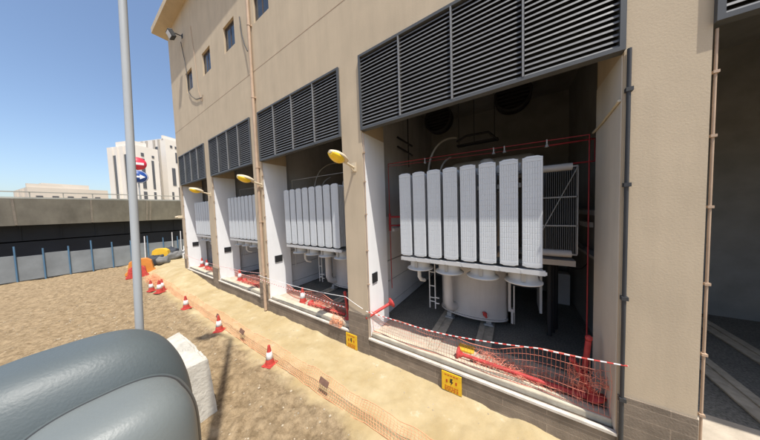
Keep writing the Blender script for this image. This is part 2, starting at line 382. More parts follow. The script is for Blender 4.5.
# fire pipework in bay 1 (deluge ring)
fp = MB()
fp.tube([(-3.0, 1.12, .9), (-3.0, 1.12, 4.52), (1.14, 1.12, 4.42), (1.14, 1.12, .05)], .013, 8)
fp.tube([(-3.0, 1.13, 4.45), (1.14, 1.14, 4.33)], .006, 5)
fp.tube([(-3.0, 1.12, 3.0), (-2.2, 1.6, 3.0), (-2.2, 1.6, 3.2)], .03, 8); fp.tube([(-3.0, 1.12, 2.75), (-2.3, 1.7, 2.75)], .022, 8)
fp.tube([(-3.0, 1.12, 3.1), (-3.0, 1.12, 2.6)], .035, 8)
fp.tube([(.6, 1.5, 4.42), (1.3, 1.5, 4.42), (1.3, 1.5, 4.0), (.7, 1.5, 4.0)], .018, 6)
fo = fp.build('fire_pipe', M['red'], B)
for x in (-.35, -.15, .55, -1.9):
    nz_ = MB(); z = 4.49 - .024 * (x + 3)
    nz_.tube([(x, 1.12, z + .05), (x, 1.12, z - .03)], .014, 6); nz_.lathe([(.035, -.09), (.012, -.03)], (x, 1.12, z), 8); nz_.build('nozzle', M['steel'], fo)
for i in (1, 2, 3):
    q = MB(); a, b = BAYS[i]
    q.tube([(a + .1, 1.15, 1), (a + .1, 1.15, 4.55), (b - .1, 1.15, 4.5)], .014, 6)
    q.build('fire_pipe', M['steel'], B)
    q = MB(); q.tube([(a - .15, 1.3, 2.3), (a - .15, 5.0, 2.3)], .02, 6); q.build('wall_conduit', M['dark'], B)
MB().tube([(1.17, 1.05, 4.42), (1.17, .55, 4.46), (1.17, .02, 4.53)], .018, 8).build('wall_conduit', M['cream'], B)
# wall fittings bay 1
MB().box(-3.235, 1.66, 2.52, -3.16, 2.35, 2.62).build('light_fitting', M['lit'], B)
MB().box(1.52, 2.9, 2.62, 1.62, 3.6, 2.74).build('light_fitting', M['lit'], B)
MB().box(1.40, 1.9, 2.95, 1.62, 5.3, 3.05).build('cable_trunking', M['inner'], B)
MB().box(1.44, 1.9, 2.0, 1.62, 5.3, 2.06).build('cable_trunking', M['inner'], B)
MB().box(.98, 4.5, 0.0, 1.5, 4.9, .98).build('control_cabinet', M['lower_panel'], B, bevel=.01)
MB().tube(bez((1.6, 3.2, 1.7), (1.5, 3.3, 1.3), (1.3, 3.8, 1.4), (1.0, 4.0, 1.6)), .012, 6).build('wall_conduit', M['black'], B)
# high exhaust fans and cable tray
for x, z in ((-2.2, 6.35), (.0, 6.45)):
    e = MB(); rm = Matrix.Rotation(PI / 2, 3, 'X')
    e.lathe([(.0, .0), (.42, .0), (.47, .02), (.47, .35), (.40, .35), (.40, .06), (0, .06)], (x, 3.6, z), 28, rm)
    for k in range(-3, 4): e.box(x - math.sqrt(.4 ** 2 - (k * .11) ** 2), 3.28, z + k * .11 - .01, x + math.sqrt(.4 ** 2 - (k * .11) ** 2), 3.32, z + k * .11 + .03)
    e.box(x - .05, 3.35, z + .4, x + .05, 3.45, 7.11)
    e.build('exhaust_fan', M['black'], B)
tr = MB(); tr.box(-1.5, 2.9, 5.15, -.35, 3.1, 5.2)
for x in (-1.45, -1.0, -.45): tr.tube([(x, 3.0, 5.2), (x, 3.0, 7.11)], .012, 6)
tr.tube([(-1.5, 2.9, 5.3), (-1.2, 2.9, 5.42), (-.6, 2.9, 5.4), (-.35, 2.9, 5.1)], .035, 8)
tr.build('cable_tray', M['black'], B)
bl = MB()
for z in (5.35, 5.05): bl.tube([(-3.2, 2.1, z + .25), (-2.75, 2.3, z - .1)], .03, 6)
bl.tube([(-2.9, 2.3, 6.9), (-2.9, 2.3, 4.6)], .02, 6)
bl.build('wall_bracket', M['black'], B)

# ------------------------------------------------------------------ transformer
YR = .35
T = thing('power_transformer', (-.9, 1.9, 0), 'pale grey power transformer with eight upright radiators, in the widest nearest bay', 'transformer', 'transformers standing one in each bay')
def rad_panel(wd, z0, z1):
    m = MB(); P = []; hx = wd / 2
    xv = [(-hx, .012), (-hx + .006, .002)]
    for k in range(7):
        c = -hx + wd * (k + 1) / 8; xv += [(c - .0045, 0), (c, .006), (c + .0045, 0)]
    xv += [(hx - .006, .002), (hx, .012)]
    zs = [(0, .012, 0), (.006, .002, 0), (.035, 0, 0), (.039, .005, 0), (.043, 0, 0), (.092, 0, 0), (.096, .006, 0), (.100, 0, 1)]
    Hh = z1 - z0; nr = 17; span = Hh - .2
    for k in range(1, nr):
        c = .1 + span * k / nr; zs += [(c - .005, 0, 1), (c, .0045, 1), (c + .005, 0, 1)]
    zs += [(Hh - q, d, 1 if q == .1 else 0) for q, d, _ in [(.100, 0, 0), (.096, .006, 0), (.092, 0, 0), (.043, 0, 0), (.039, .005, 0), (.035, 0, 0), (.006, .002, 0), (0, .012, 0)]]
    for h_, dz_, inner in zs:
        for x, dx_ in xv:
            arch = .022 * (1 - sm(.5, .93, abs(x / hx))) - .022
            z = z0 + h_ + (arch if h_ > Hh - .05 else -arch if h_ < .05 else 0)
            P.append((x, max(dx_ if (inner or abs(x) > hx - .01) else 0, dz_), z))
    nxx = len(xv) - 1; nzz = len(zs) - 1; W = nxx + 1
    F = [(j * W + i, j * W + i + 1, (j + 1) * W + i + 1, (j + 1) * W + i) for j in range(nzz) for i in range(nxx)]
    m.add(P, F, False)
    # back skin and stack of plates behind
    m.box(-wd / 2, .018, z0 + .03, wd / 2, .026, z1 - .03)
    for k in range(1, 15):
        y = .026 + k * .055
        m.box(-wd / 2 + .022, y, z0 + .04, wd / 2 - .022, y + .016, z1 - .04)
    m.tube([(0, .02, z1 - .12), (0, .95, z1 - .12)], .045, 10); m.tube([(0, .02, z0 + .12), (0, .95, z0 + .12)], .045, 10)
    return m
Z0, Z1 = 2.11, 4.04
first = None; pitch = .3435
for k in range(8):
    xc = -2.27 + .1425 + pitch * k
    if first is None:
        m_ = rad_panel(.286, Z0, Z1); m_.v = [(p[0] + xc, p[1] + YR, p[2]) for p in m_.v]
        first = m_.build('radiator', M['rad'], T); x_first = xc
    else:
        o = first.copy(); col.objects.link(o); o.parent = T; o.location.x += xc - x_first
bm_ = MB(); bm_.box(-2.27, YR + .005, 1.99, .46, YR + .06, 2.075); bm_.box(-2.27, YR + .06, 1.99, .46, YR + .80, 2.0); bm_.box(-2.27, YR + .80, 1.99, .46, YR + .86, 2.075)
for k in range(9): bm_.box(-2.27 + .04 + k * .335, YR - .0, 2.005, -2.27 + .07 + k * .335, YR + .005, 2.06)
bm_.build('support_beam', M['fan'], T)
hd = MB(); hd.tube([(-2.1, 1.32, Z1 - .12), (.95, 1.32, Z1 - .12)], .07, 12); hd.tube([(-2.1, 1.32, Z0 + .12), (.95, 1.32, Z0 + .12)], .07, 12)
hd.tube([(-1.5, 1.32, Z1 - .12), (-1.5, 2.2, 3.6)], .06, 10); hd.tube([(-.1, 1.32, Z1 - .12), (-.1, 2.2, 3.6)], .06, 10)
hd.build('oil_header', M['tank'], T)
fl_ = MB()
for k in range(7):
    x = -2.27 + .1425 + pitch * (k + .5); fl_.box(x - .02, YR + .18, Z1 - .2, x + .02, YR + .26, Z1 - .06); fl_.box(x - .02, YR + .18, Z1 - .5, x + .02, YR + .24, Z1 - .42)
fl_.build('radiator_clamp', M['steel'], T)
for x in (-1.95, -1.24, -.55, .16):
    y = .76
    f = MB(); f.lathe([(.0, 1.97), (.225, 1.97), (.235, 1.93), (.235, 1.84), (.245, 1.785), (.30, 1.765), (.312, 1.755), (.312, 1.735), (.30, 1.735), (.24, 1.78), (.22, 1.82), (.22, 1.94), (0, 1.94)], (x, y, 0), 36)
    fo = f.build('cooling_fan', M['fan'], T)
    b_ = MB()
    for q in range(6):
        a = q * PI / 3 + .2; b_.obox((x + .13 * math.cos(a), y + .13 * math.sin(a), 1.86), (.09, .04, .004), Matrix.Rotation(a, 3, 'Z') @ Matrix.Rotation(.5, 3, 'X'))
    b_.lathe([(0, 1.80), (.06, 1.80), (.06, 1.92), (0, 1.92)], (x, y, 0), 14); b_.build('fan_blade', M['dark'], fo)
    k_ = MB(); k1 = MB(); k2 = MB(); k_.box(x - .035, y - .27, 1.80, x + .035, y - .235, 1.97); k_.box(x - .05, y - .255, 1.965, x + .05, y - .2, 1.99)
    k1.box(x - .29, y - .06, 1.88, x - .235, y + .06, 1.985); k2.box(x + .235, y - .06, 1.88, x + .29, y + .06, 1.985)
    for kk in (k_, k1, k2): kk.build('fan_bracket', M['steel'], fo)
# tank: flat rear, bulging front
tk = MB(); n = 28; prof = []
for i in range(n + 1):
    a = PI + PI * i / n
    prof.append((-.98 + .86 * math.cos(a), 2.25 + .42 * math.sin(a)))
out = prof + [(-.12, 3.9), (-1.84, 3.9)]
zb, zt = .25, 3.55
vs = [(x, y, zb) for x, y in out] + [(x, y, zt) for x, y in out]; N_ = len(out)
tk.add(vs, [(i, (i + 1) % N_, N_ + (i + 1) % N_, N_ + i) for i in range(N_)], False)
tk.add(vs[:N_], [tuple(range(N_))[::-1]]); tk.add(vs[N_:], [tuple(range(N_))])
for i in range(n): tk.sm[i] = True
to = tk.build('tank', M['tank'], T)
rb = MB()
def ring(z0, z1, g_):
    o2 = [(-.98 + (.86 + g_) * math.cos(PI + PI * i / n), 2.25 + (.42 + g_) * math.sin(PI + PI * i / n)) for i in range(n + 1)]
    o2 += [(-.12 + g_, 3.9 + g_), (-1.84 - g_, 3.9 + g_)]
    v_ = [(x, y, z0) for x, y in o2] + [(x, y, z1) for x, y in o2]; k = len(o2)
    rb.add(v_, [(i, (i + 1) % k, k + (i + 1) % k, k + i) for i in range(k)] + [tuple(range(k))[::-1], tuple(range(k, 2 * k))])
ring(.20, .245, .03); rb.build('tank_flange', M['tank'], to); rb = MB(); ring(3.551, 3.60, .05); rb.build('tank_flange', M['tank'], to)
sd = MB(); sd.box(-.11, 2.0, .22, -.05, 2.06, 1.95); sd.box(-.11, 2.0, .22, .02, 2.3, .52); sd.box(-.05, 1.99, .52, .02, 2.0, .6); sd.box(.0, 2.0, .22, .03, 2.06, 1.2)
sd.build('jacking_bracket', M['tank'], T)
sb = MB(); sb.box(.55, 2.3, .5, .60, 3.0, 1.75); sb.build('side_plate', M['fan'], T)
pp = MB(); pp.tube([(-1.50, 1.62, 1.42), (-1.50, 1.62, .62), (-1.48, 1.66, .50), (-1.44, 1.76, .44), (-1.40, 1.95, .42)], .125, 18)
po = pp.build('oil_pipe', M['tank'], T)
q = MB(); q.lathe([(.0, 1.42), (.17, 1.42), (.17, 1.45), (0, 1.45)], (-1.50, 1.62, 0), 18); q.lathe([(.0, 1.455), (.16, 1.455), (.16, 1.485), (0, 1.485)], (-1.50, 1.62, 0), 18); q.build('flange', M['rust'], po)
pq = MB(); pq.tube([(-1.50, 1.62, 1.49), (-1.50, 1.62, 1.97)], .07, 12); pq.build('oil_pipe', M['tank'], T)
pq = MB(); pq.tube([(-2.08, 1.0, 1.78), (-2.08, 1.0, 1.42), (-2.06, 1.06, 1.33), (-2.02, 1.2, 1.28)], .05, 12); pq.build('drain_pipe', M['fan'], T)
ld = MB()
for x in (-2.02, -1.86): ld.box(x - .012, 1.58, .35, x + .012, 1.61, 1.95)
for z in (.55, .66, 1.0, 1.4): ld.box(-2.01, 1.585, z - .012, -1.87, 1.605, z + .012)
ld.box(-1.87, 1.585, .5, -1.75, 1.605, .53); ld.box(-1.87, 1.585, .66, -1.75, 1.605, .69)
ld.build('ladder', M['fan'], T)
vo = MB(); vo.tube([(-.62, 1.84, .40), (-.62, 1.78, .40)], .05, 12); vo.tube([(-.66, 1.79, .46), (-.58, 1.79, .33)], .03, 8); vo.build('valve', M['redpost'], T)
for x, y in ((-1.55, 1.92), (-.55, 2.02), (-1.55, 3.6), (-.55, 3.6)):
    u = MB(); u.box(x - .1, y - .1, .045, x + .1, y + .1, .09); u.box(x - .06, y - .06, .09, x + .06, y + .06, .20); u.box(x - .13, y - .04, .03, x + .13, y + .04, .045)
    u.build('foot', M['steel'], T)
bk = MB(); bx0, bx1, by = .60, 1.14, 1.85
bkf = MB()
for i in range(15):
    x = bx0 + .02 + i * (bx1 - bx0 - .05) / 14; bk.box(x, by + .03, 2.12, x + .012, by + .33, 4.0)
bk.box(bx0, by + .33, 2.12, bx1, by + .34, 4.0)
bo = bk.build('side_radiator', M['raddark'], T)
for z in (2.10, 2.72, 3.34, 3.98): bkf.box(bx0 - .15, by, z, bx1, by + .025, z + .03)
bkf.box(bx1 - .015, by, 2.13, bx1 + .01, by + .025, 3.98)
bkf.tube([(bx1, by - .01, 3.99), (.50, by - .01, 2.5)], .012, 6)
bkf.build('radiator_brace', M['fan'], bo)
MB().box(.45, by - .1, 1.88, 1.10, by + .4, 2.0).build('support_beam', M['tank'], T)
lg = MB()
for x, y in ((.72, 2.1), (.88, 2.5), (.80, 2.3)): lg.tube([(x, y, .1), (x, y, 1.88)], .05, 10)
lg.build('cable_riser', M['black'], T)
cs = MB(); rmy = Matrix.Rotation(PI / 2, 3, 'Y')
cs.lathe([(0, -1.1), (.3, -1.1), (.34, -1.0), (.34, 1.0), (.3, 1.1), (0, 1.1)], (-.6, 3.3, 4.35), 24, rmy); cs.build('conservator', M['tank'], T)
dm = MB(); dm.lathe([(.0, 4.42), (.12, 4.40), (.19, 4.33), (.2, 4.2), (.2, 3.6)], (-.56, 1.9, 0), 20); dm.build('turret', M['tank'], T)
hs = MB(); hs.tube(bez((-1.95, 1.5, 4.0), (-1.98, 1.5, 4.7), (-1.75, 1.8, 5.2), (-1.36, 2.2, 5.2)), .028, 8)
hs.tube(bez((-1.68, 1.6, 4.0), (-1.66, 1.6, 4.3), (-1.6, 1.7, 4.5), (-1.45, 1.9, 4.6)), .024, 8)
hs.build('cable_hose', M['hose'], T)
labs = ['light grey power transformer with radiators behind the pier carrying the nearest yellow lamp',
        'light grey power transformer in the third bay, seen behind the middle yellow lamp',
        'farthest pale grey power transformer, in the bay at the building corner']
for k in (1, 2, 3):
    c = copy_tree(T); c.location = (-.9 - 4.7 * k, 1.9, 0); tag(c, labs[k - 1])

# ------------------------------------------------------------------ street lamps on the piers
def lamp(x, z, label):
    r = thing('bracket_lamp', (x, 0, z), label, 'lamp', 'yellow lamps bracketed to the piers')
    a = MB(); a.tube([(0, 0, -.04), (0, -.15, 0.0), (0, -.36, .045)], .028, 10); a.box(-.07, -.015, -.14, .07, 0, .08); a.tube([(0, -.02, -.12), (0, -.2, .0)], .014, 6)
    a.build('arm', M['lampshell'], r, world=False)
    h = MB(); K = 16; n = 18; vs = []
    for i in range(K + 1):
        t = i / K; y = -.28 - .52 * t
        wv = .165 * (math.sin(PI * min(1, .12 + t * .80)) ** .6) if t < 1 else .03
        if i == 0: wv = .04
        hh = .12 * (math.sin(PI * min(1, .16 + t * .76)) ** .7)
        for k in range(n):
            q = 2 * PI * k / n; sz = math.sin(q)
            vs.append((wv * math.cos(q), y, .05 + .13 * t + (hh * sz if sz > 0 else .025 * sz)))
    fs = [(i * n + k, i * n + (k + 1) % n, (i + 1) * n + (k + 1) % n, (i + 1) * n + k) for i in range(K) for k in range(n)]
    h.add(vs, fs, True); h.add(vs[:n], [tuple(range(n))]); h.add(vs[-n:], [tuple(range(n))])
    ho = h.build('lamp_head', M['lampshell'], r, world=False)
    l = MB(); vs = []; K = 12
    for i in range(K + 1):
        t = i / K; y = -.40 - .385 * t; e = max(.02, math.sin(PI * min(.985, .06 + t * .86))) ** .5
        for k in range(n):
            q = 2 * PI * k / n; sz = math.sin(q)
            vs.append((.152 * e * math.cos(q), y, .082 + .13 * (t * .75) + (.012 * sz if sz > 0 else .14 * e * sz)))
    fs = [(i * n + k, i * n + (k + 1) % n, (i + 1) * n + (k + 1) % n, (i + 1) * n + k) for i in range(K) for k in range(n)]
    l.add(vs, fs, True); l.add(vs[:n], [tuple(range(n))]); l.add(vs[-n:], [tuple(range(n))])
    l.build('lens', M['amber'], ho, world=False)
    return r
lp = lamp(-3.34, 4.33, 'cream bracket lamp with yellow lens on the pier left of the widest bay')
for x, lb in ((-7.74, 'yellow lensed bracket lamp on the pier beside the long downpipe'), (-12.62, 'small yellow lensed bracket lamp on the pier farthest along the facade')):
    c = copy_tree(lp); c.location = (x, 0, 4.33); tag(c, lb)
# small wall fitting at far corner pier
fx = MB(); fx.box(-17.42, -.22, 3.15, -17.3, 0, 3.3); fx.tube([(-17.36, -.2, 3.22), (-17.36, -.34, 3.2)], .05, 10)
tag(fx.build('corner_lamp', M['lampshell']), 'tiny pale fitting on the corner pier at the far end', 'lamp')

# ------------------------------------------------------------------ warning boards
def board(x0, x1, z0, z1, label):
    r = thing('warning_board', ((x0 + x1) / 2, -.03, z0), label, 'sign', 'yellow warning boards on the plinth')
    MB().box(x0, -.046, z0, x1, -.026, z1).build('board', M['yellow'], r)
    cx = (x0 + x1) / 2; cz = (z0 + z1) / 2 + .02; s = MB(); W = x1 - x0
    s.poly([(cx - .02, cz + .07), (cx + .025, cz + .07), (cx + .01, cz + .01), (cx + .035, cz + .01), (cx - .015, cz - .07), (cx - .002, cz - .015), (cx - .03, cz - .015)], -.050, -.0465)
    s.build('pictogram', M['ink'], r)
    t = MB()
    for zz, n_ in ((cz + .125, 5), (cz - .105, 6), (cz - .145, 6), (cz - .18, 5)):
        for k in range(n_):
            xx = cx - W * .36 + k * W * .72 / n_ + random.uniform(0, .01); t.box(xx, -.050, zz - .008, xx + W * .72 / n_ * .7, -.0465, zz + .008)
    for k in (-1, 1): t.box(cx + k * .09 - .014, -.050, cz - .03, cx + k * .09 + .014, -.0465, cz + .03)
    t.build('lettering', M['inkred'], r)
board(-1.22, -.84, -.45, -.07, 'yellow warning board on the plinth below the widest bay')
board(-3.81, -3.44, -.45, -.07, 'yellow warning board on the plinth at the foot of the pier')

# ------------------------------------------------------------------ cones
CN = thing('traffic_cone', (0, 0, 0), 'x', 'traffic cone')
b_ = MB(); b_.box(-.15, -.15, 0, .15, .15, .025); b_.box(-.12, -.12, .025, .12, .12, .045); b_.build('base', M['conered'], CN, False, bevel=.01)
b_ = MB(); b_.lathe([(.115, .045), (.09, .18)], n=20); b_.lathe([(.058, .37), (.035, .50), (.033, .54), (.02, .55), (0, .55)], n=20); b_.lathe([(.09, .18), (.075, .275), (.058, .37)], n=20); b_.build('body', M['conered'], CN, False)
b_ = MB(); b_.lathe([(.092, .185), (.094, .186), (.0625, .365), (.058, .366)], n=20); b_.build('reflective_band', M['conewhite'], CN, False)
def cone(x, y, z, label, rz=0, tilt=0, group='cones along the orange mesh', s=1, first=[True]):
    c = CN if first[0] else copy_tree(CN); first[0] = False
    c.location = (x, y, z); c.rotation_euler = (tilt, tilt * .5, rz); c.scale = (s, s, s)
    tag(c, label, 'traffic cone', group)
cone(-4.98, -1.50, gh(-4.98, -1.50), 'red and white traffic cone nearest the concrete block, beside the orange mesh', .3, s=.88)
cone(-7.86, -1.54, gh(-7.86, -1.54), 'red and white traffic cone whose top is level with the pole shadow', .8, s=.9)
cone(-10.85, -1.60, gh(-10.85, -1.60), 'red and white traffic cone standing alone between the grouped cones and the pole shadow', .1, 0.02, s=.93)
cone(-14.3, -1.72, gh(-14.3, -1.7), 'tall front cone of the red cluster by the far end of the mesh', .5, .03, s=1.1)
cone(-14.85, -1.55, gh(-14.8, -1.5), 'leaning second cone of the red cluster by the far mesh', .9, -.08, s=1.05)
cone(-15.2, -1.85, gh(-15.2, -1.8), 'rear cone of the red cluster nearest the plastic barriers', .2, .05)
G2 = 'cones standing on the bay ledges'
cone(-6.31, .45, 0, 'red and white cone on the ledge of the second bay, clear of the pier', .4, group=G2)
cone(-11.2, .48, 0, 'cone with white collar on the ledge of the third bay', .2, group=G2)
cone(-15.7, .55, 0, 'red cone on the ledge of the farthest bay, closer to the pier lamp', .6, group=G2)
cone(-16.7, .6, 0, 'red cone on the ledge of the farthest bay, beside the white reveal', .1, group=G2)

# ------------------------------------------------------------------ mesh fences
def strand(mb, pts, w=.005):
    mb.tube(pts, w, 3, caps=False, smooth=False)
def mesh_run(name, x0, x1, zb, zt, yf, label, m, step=.07, rows=7, wd=.0045, group=None):
    mb = MB(); xs_ = rng(x0, x1, step); nz = rows
    def P(x, v):
        a = zb(x); b = zt(x); j = .012 * noise.noise(Vector((x * 3, v * 3, 1)))
        return (x + .05 * noise.noise(Vector((x * 1.2, v * 2, 5))), yf(x, v) + j, a + (b - a) * v + j)
    for x in xs_: strand(mb, [P(x, k / (nz)) for k in range(nz + 1)], wd)
    for k in range(nz + 1):
        strand(mb, [P(x, k / nz) for x in xs_], wd * (2.1 if k in (0, nz) else 1))
    o = mb.build(name, m); tag(o, label, 'safety mesh', group); return o
def zt_front(x):
    base = gh(x, -1.53)
    return base + .40 + .07 * noise.noise(Vector((x * .6, 0, 3))) - .05 * abs(math.sin((x + 5.0) / 3.0 * PI)) - .05 * sm(-3.5, -2.5, x)
mesh_run('safety_mesh', -18.2, 1.5, lambda x: gh(x, -1.53) + .005, zt_front, lambda x, v: -1.42 + .12 * v + .04 * noise.noise(Vector((x * .8, v, 0))),
         'long low orange mesh fence running along the edge of the sand path', M['mesh'], .06, 8, .0032)
for x, y0, lb in ((-3.15, 0, 'brown square tag on the orange mesh nearest the camera'), (-6.6, 0, 'brown tag on the orange mesh between the two nearest ground cones'), (-8.35, 0, 'narrow brown tag on the orange mesh just past the second cone')):
    zz = gh(x, -1.5) + .30
    t = MB(); t.obox((x, -1.41, zz), (.12 if x > -8 else .07, .006, .055), Matrix.Rotation(.12, 3, 'Y') @ Matrix.Rotation(-.4, 3, 'X'))
    tag(t.build('mesh_tag', M['tag']), lb, 'tag', 'brown tags hung on the mesh')
# bay 1 red mesh
def zt1(x): return .60 + .03 * math.sin(x * 5) + .36 * sm(-.8, 1.2, x) + .05 * sm(-2.4, -3.06, x)
mesh_run('safety_mesh', -3.03, 1.17, lambda x: .085, zt1, lambda x, v: .15 - .06 * v + .03 * math.sin(x * 4 + v), 'slack red mesh strung across the front of the widest bay', M['meshred'], .055, 6, .0026, 'red mesh across the bays')
mesh_run('safety_mesh', -7.6, -3.75, lambda x: .02, lambda x: .36 + .05 * math.sin(x * 3), lambda x, v: .62 + .06 * math.sin(x * 3), 'sagging red mesh across the second bay behind the ledge cone', M['meshred'], .075, 5, .0042, 'red mesh across the bays')
mesh_run('safety_mesh', -12.2, -8.4, lambda x: .02, lambda x: .34 + .05 * math.sin(x * 3), lambda x, v: .6 + .06 * math.sin(x * 3), 'sagging red mesh across the third bay', M['meshred'], .09, 4, .005, 'red mesh across the bays')

def tape(pts, label, a, b, r=.010, seg=.11, grp='barrier tapes along the bays'):
    root = thing('barrier_tape', pts[0], label, 'barrier tape', grp)
    # sag between given points
    full = []
    for i in range(len(pts) - 1):
        p, q = Vector(pts[i]), Vector(pts[i + 1]); n = max(2, int((q - p).length / .05))
        for k in range(n):
            t = k / n; v = p.lerp(q, t); v.z -= .05 * 4 * t * (1 - t) * min(1, (q - p).length / 4); full.append(v)
    full.append(Vector(pts[-1]))
    MB().tube(full, r, 6).build('tape', M['stripe'] if b is M['conered'] else a, root)
tape([(-3.1, -.03, .68), (-2.55, .06, .62), (-1.2, .08, .62), (.35, .06, .87), (1.28, -.05, 1.02)], 'red and white twisted barrier tape along the top of the nearest mesh', M['ropew'], M['conered'], .010)
tape([(-8.0, -.19, .93), (-6.9, -.04, .82), (-3.77, -.04, .92), (-3.2, -.035, .72)], 'upper pale tape slung across the second bay', M['ropew'], M['ropew'], .007)
tape([(-10.9, -.04, .75), (-7.95, -.2, .80), (-5.76, -.04, .68), (-3.8, -.04, .62)], 'lower pinkish tape slung across the second bay and the downpipe', M['ropew'], M['conered'], .007)
tape([(-17.2, -.04, .85), (-13.0, -.04, .75), (-10.9, -.045, .80), (-8.1, -.04, .95)], 'thin tape slung across the two farthest bays', M['ropew'], M['conered'], .008)

# ------------------------------------------------------------------ red posts
def post(p, q, label, grp='red barrier posts lying in the bays'):
    p = Vector(p); q = Vector(q); d_ = (q - p).normalized(); r = thing('barrier_post', p, label, 'barrier post', grp)
    rm = d_.to_track_quat('Z', 'X').to_matrix(); L_ = (q - p).length
    MB().tube([p + d_ * .06, p + d_ * (L_ - .04)], .038, 12).build('pole', M['redpost'], r)
    b = MB(); b.lathe([(0, 0), (.13, 0), (.135, .03), (.07, .055), (.05, .1), (0, .1)], p, 8, rm); b.build('base', M['redpost'], r)
    c = MB(); c.lathe([(.0, -.045), (.03, -.04), (.045, -.01), (.045, .03), (.02, .05), (0, .05)], q, 12, rm); c.build('cap', M['redpost'], r)
post((-2.72, .62, .74), (-3.10, .02, .50), 'red post with round base propped over the mesh beside the white reveal')
post((-1.0, .36, .12), (.85, .34, .12), 'long red post lying on the ledge in the widest bay')
post((.93, .42, .10), (1.03, .52, 1.0), 'red post leaning upright against the end of the widest bay')
post((1.08, .33, .15), (.82, .42, .62), 'short red post leaning low amid the mesh beside the upright post')
post((-4.05, .35, .06), (-4.14, .33, .82), 'red post standing upright next to the pier in the second bay')
post((-5.9, .45, .05), (-4.3, .42, .10), 'red post lying on the ledge between the cone and the upright post')
post((-10.8, .5, .05), (-9.3, .45, .08), 'red post lying on the ledge of the third bay')
post((-15.3, .5, .05), (-14.0, .48, .08), 'red post lying on the ledge of the farthest bay')
# crumpled mesh bundles
def bundle(c, r, n, label, m):
    mb = MB(); c = Vector(c)
    for k in range(n):
        o = Vector([random.gauss(0, 1) for _ in range(3)]) ; pts = []
        v = Vector((random.uniform(-1, 1) * r[0], random.uniform(-1, 1) * r[1], random.uniform(.02, 1) * r[2]))
        for j in range(7):
            pts.append(c + v); s_ = Vector([random.gauss(0, .075) for _ in range(3)]); v = v + s_
            v.x = max(-r[0], min(r[0], v.x)); v.y = max(-r[1], min(r[1], v.y)); v.z = max(.006, min(r[2], v.z))
        strand(mb, pts, .0038)
    tag(mb.build('crumpled_mesh', m), label, 'safety mesh', 'crumpled mesh heaps')
bundle((.98, .33, .08), (.22, .12, .5), 50, 'tangled red mesh heap around the leaning posts in the widest bay', M['meshred'])
bundle((.1, .5, .0), (.8, .25, .14), 110, 'thin litter of torn mesh behind the long fallen post', M['meshred'])
bundle((-4.2, .02, .0), (.2, .1, .22), 45, 'orange mesh draped over the kerb below the upright post', M['mesh'])
bundle((-5.1, .55, .0), (.7, .2, .12), 120, 'torn red mesh heap on the second bay ledge', M['meshred'])
bundle((-9.9, .5, .0), (.8, .2, .15), 110, 'torn red mesh heap on the third bay ledge', M['meshred'])
bundle((-14.6, .5, .0), (.8, .2, .15), 90, 'torn red mesh heap on the farthest bay ledge', M['meshred'])
bundle((-17.0, -1.5, gh(-17, -1.5)), (1.2, .25, .3), 170, 'bunched pinkish mesh at the far end of the orange fence', M['mesh'])
# yellow note and dark sandbag lying behind the long post
tag(MB().box(-1.05, .62, .0, -.72, .86, .05).build('yellow_plate', M['bagy'], bevel=.01), 'small yellow plate lying on the ledge behind the fallen post', 'plate')

# ------------------------------------------------------------------ concrete block
cb = MB(); zb_ = -.75; H = .60
t_ = [(-6.20, -3.04), (-6.36, -2.75), (-5.42, -2.72), (-4.68, -2.74), (-4.70, -3.07), (-5.4, -3.08)]
n = len(t_); bot = [(x + (.03 if x > -5 else -.05 if x < -6 else 0), y + (.10 if y > -2.9 else -.10), zb_) for x, y in t_]
cb.add([(x, y, H) for x, y in t_] + bot, [tuple(range(n)), tuple(range(n, 2 * n))[::-1]] + [(i, (i + 1) % n, n + (i + 1) % n, n + i) for i in range(n)])
o = cb.build('concrete_block', M['block'])
tag(o, 'rough pale concrete barrier block with a chipped top, standing on the soil', 'concrete block')
import bmesh
bm = bmesh.new(); bm.from_mesh(o.data)
bmesh.ops.triangulate(bm, faces=bm.faces); bmesh.ops.subdivide_edges(bm, edges=bm.edges, cuts=10, use_grid_fill=True)
bmesh.ops.subdivide_edges(bm, edges=bm.edges, cuts=1, use_grid_fill=True)
for v in bm.verts:
    p = v.co.copy(); k = noise.fractal(p * 5, 1, 2, 4) * .008
    if p.z > H - .02:
        d_ = abs(p.x + 5.32 + .1 * math.sin(p.y * 12)); 
        if d_ < .10: v.co.z -= .085 * (1 - d_ / .10) ** .5
        edge = min(abs(p.y + 3.06), abs(p.y + 2.74))
        if edge < .03: v.co.z -= .03 * abs(noise.noise(p * 9)) + .008
    v.co += Vector((noise.noise(p * 7), noise.noise(p * 7 + Vector((9, 0, 0))), k * 30)) * .006
bm.to_mesh(o.data); bm.free()

# ------------------------------------------------------------------ vehicle mirror
MR = thing('vehicle_mirror', (-1.16, -3.92, 2.35), 'rounded grey moulded mirror housing with curved seam and pale upright arm', 'vehicle mirror')
CX = Vector((-1.20, -3.955, 2.47))
u_ = Vector((.62, .25, 0)).normalized(); n_dir = Vector((-.93, .08, -.35)).normalized()
def superell(c, ax, ay, az, e1, e2, mrot, nu=48, nv=32, cut=None):
    m = MB(); vs = []
    def cp(a, e): return math.copysign(abs(math.cos(a)) ** e, math.cos(a))
    def sp(a, e): return math.copysign(abs(math.sin(a)) ** e, math.sin(a))
    for j in range(nv + 1):
        ph = -PI / 2 + PI * j / nv
        for i in range(nu):
            th = 2 * PI * i / nu
            vs.append(Vector(c) + mrot @ Vector((ax * cp(ph, e1) * cp(th, e2), ay * cp(ph, e1) * sp(th, e2), az * sp(ph, e1))))
    m.add(vs, [(j * nu + i, j * nu + (i + 1) % nu, (j + 1) * nu + (i + 1) % nu, (j + 1) * nu + i) for j in range(nv) for i in range(nu)], True)
    return m
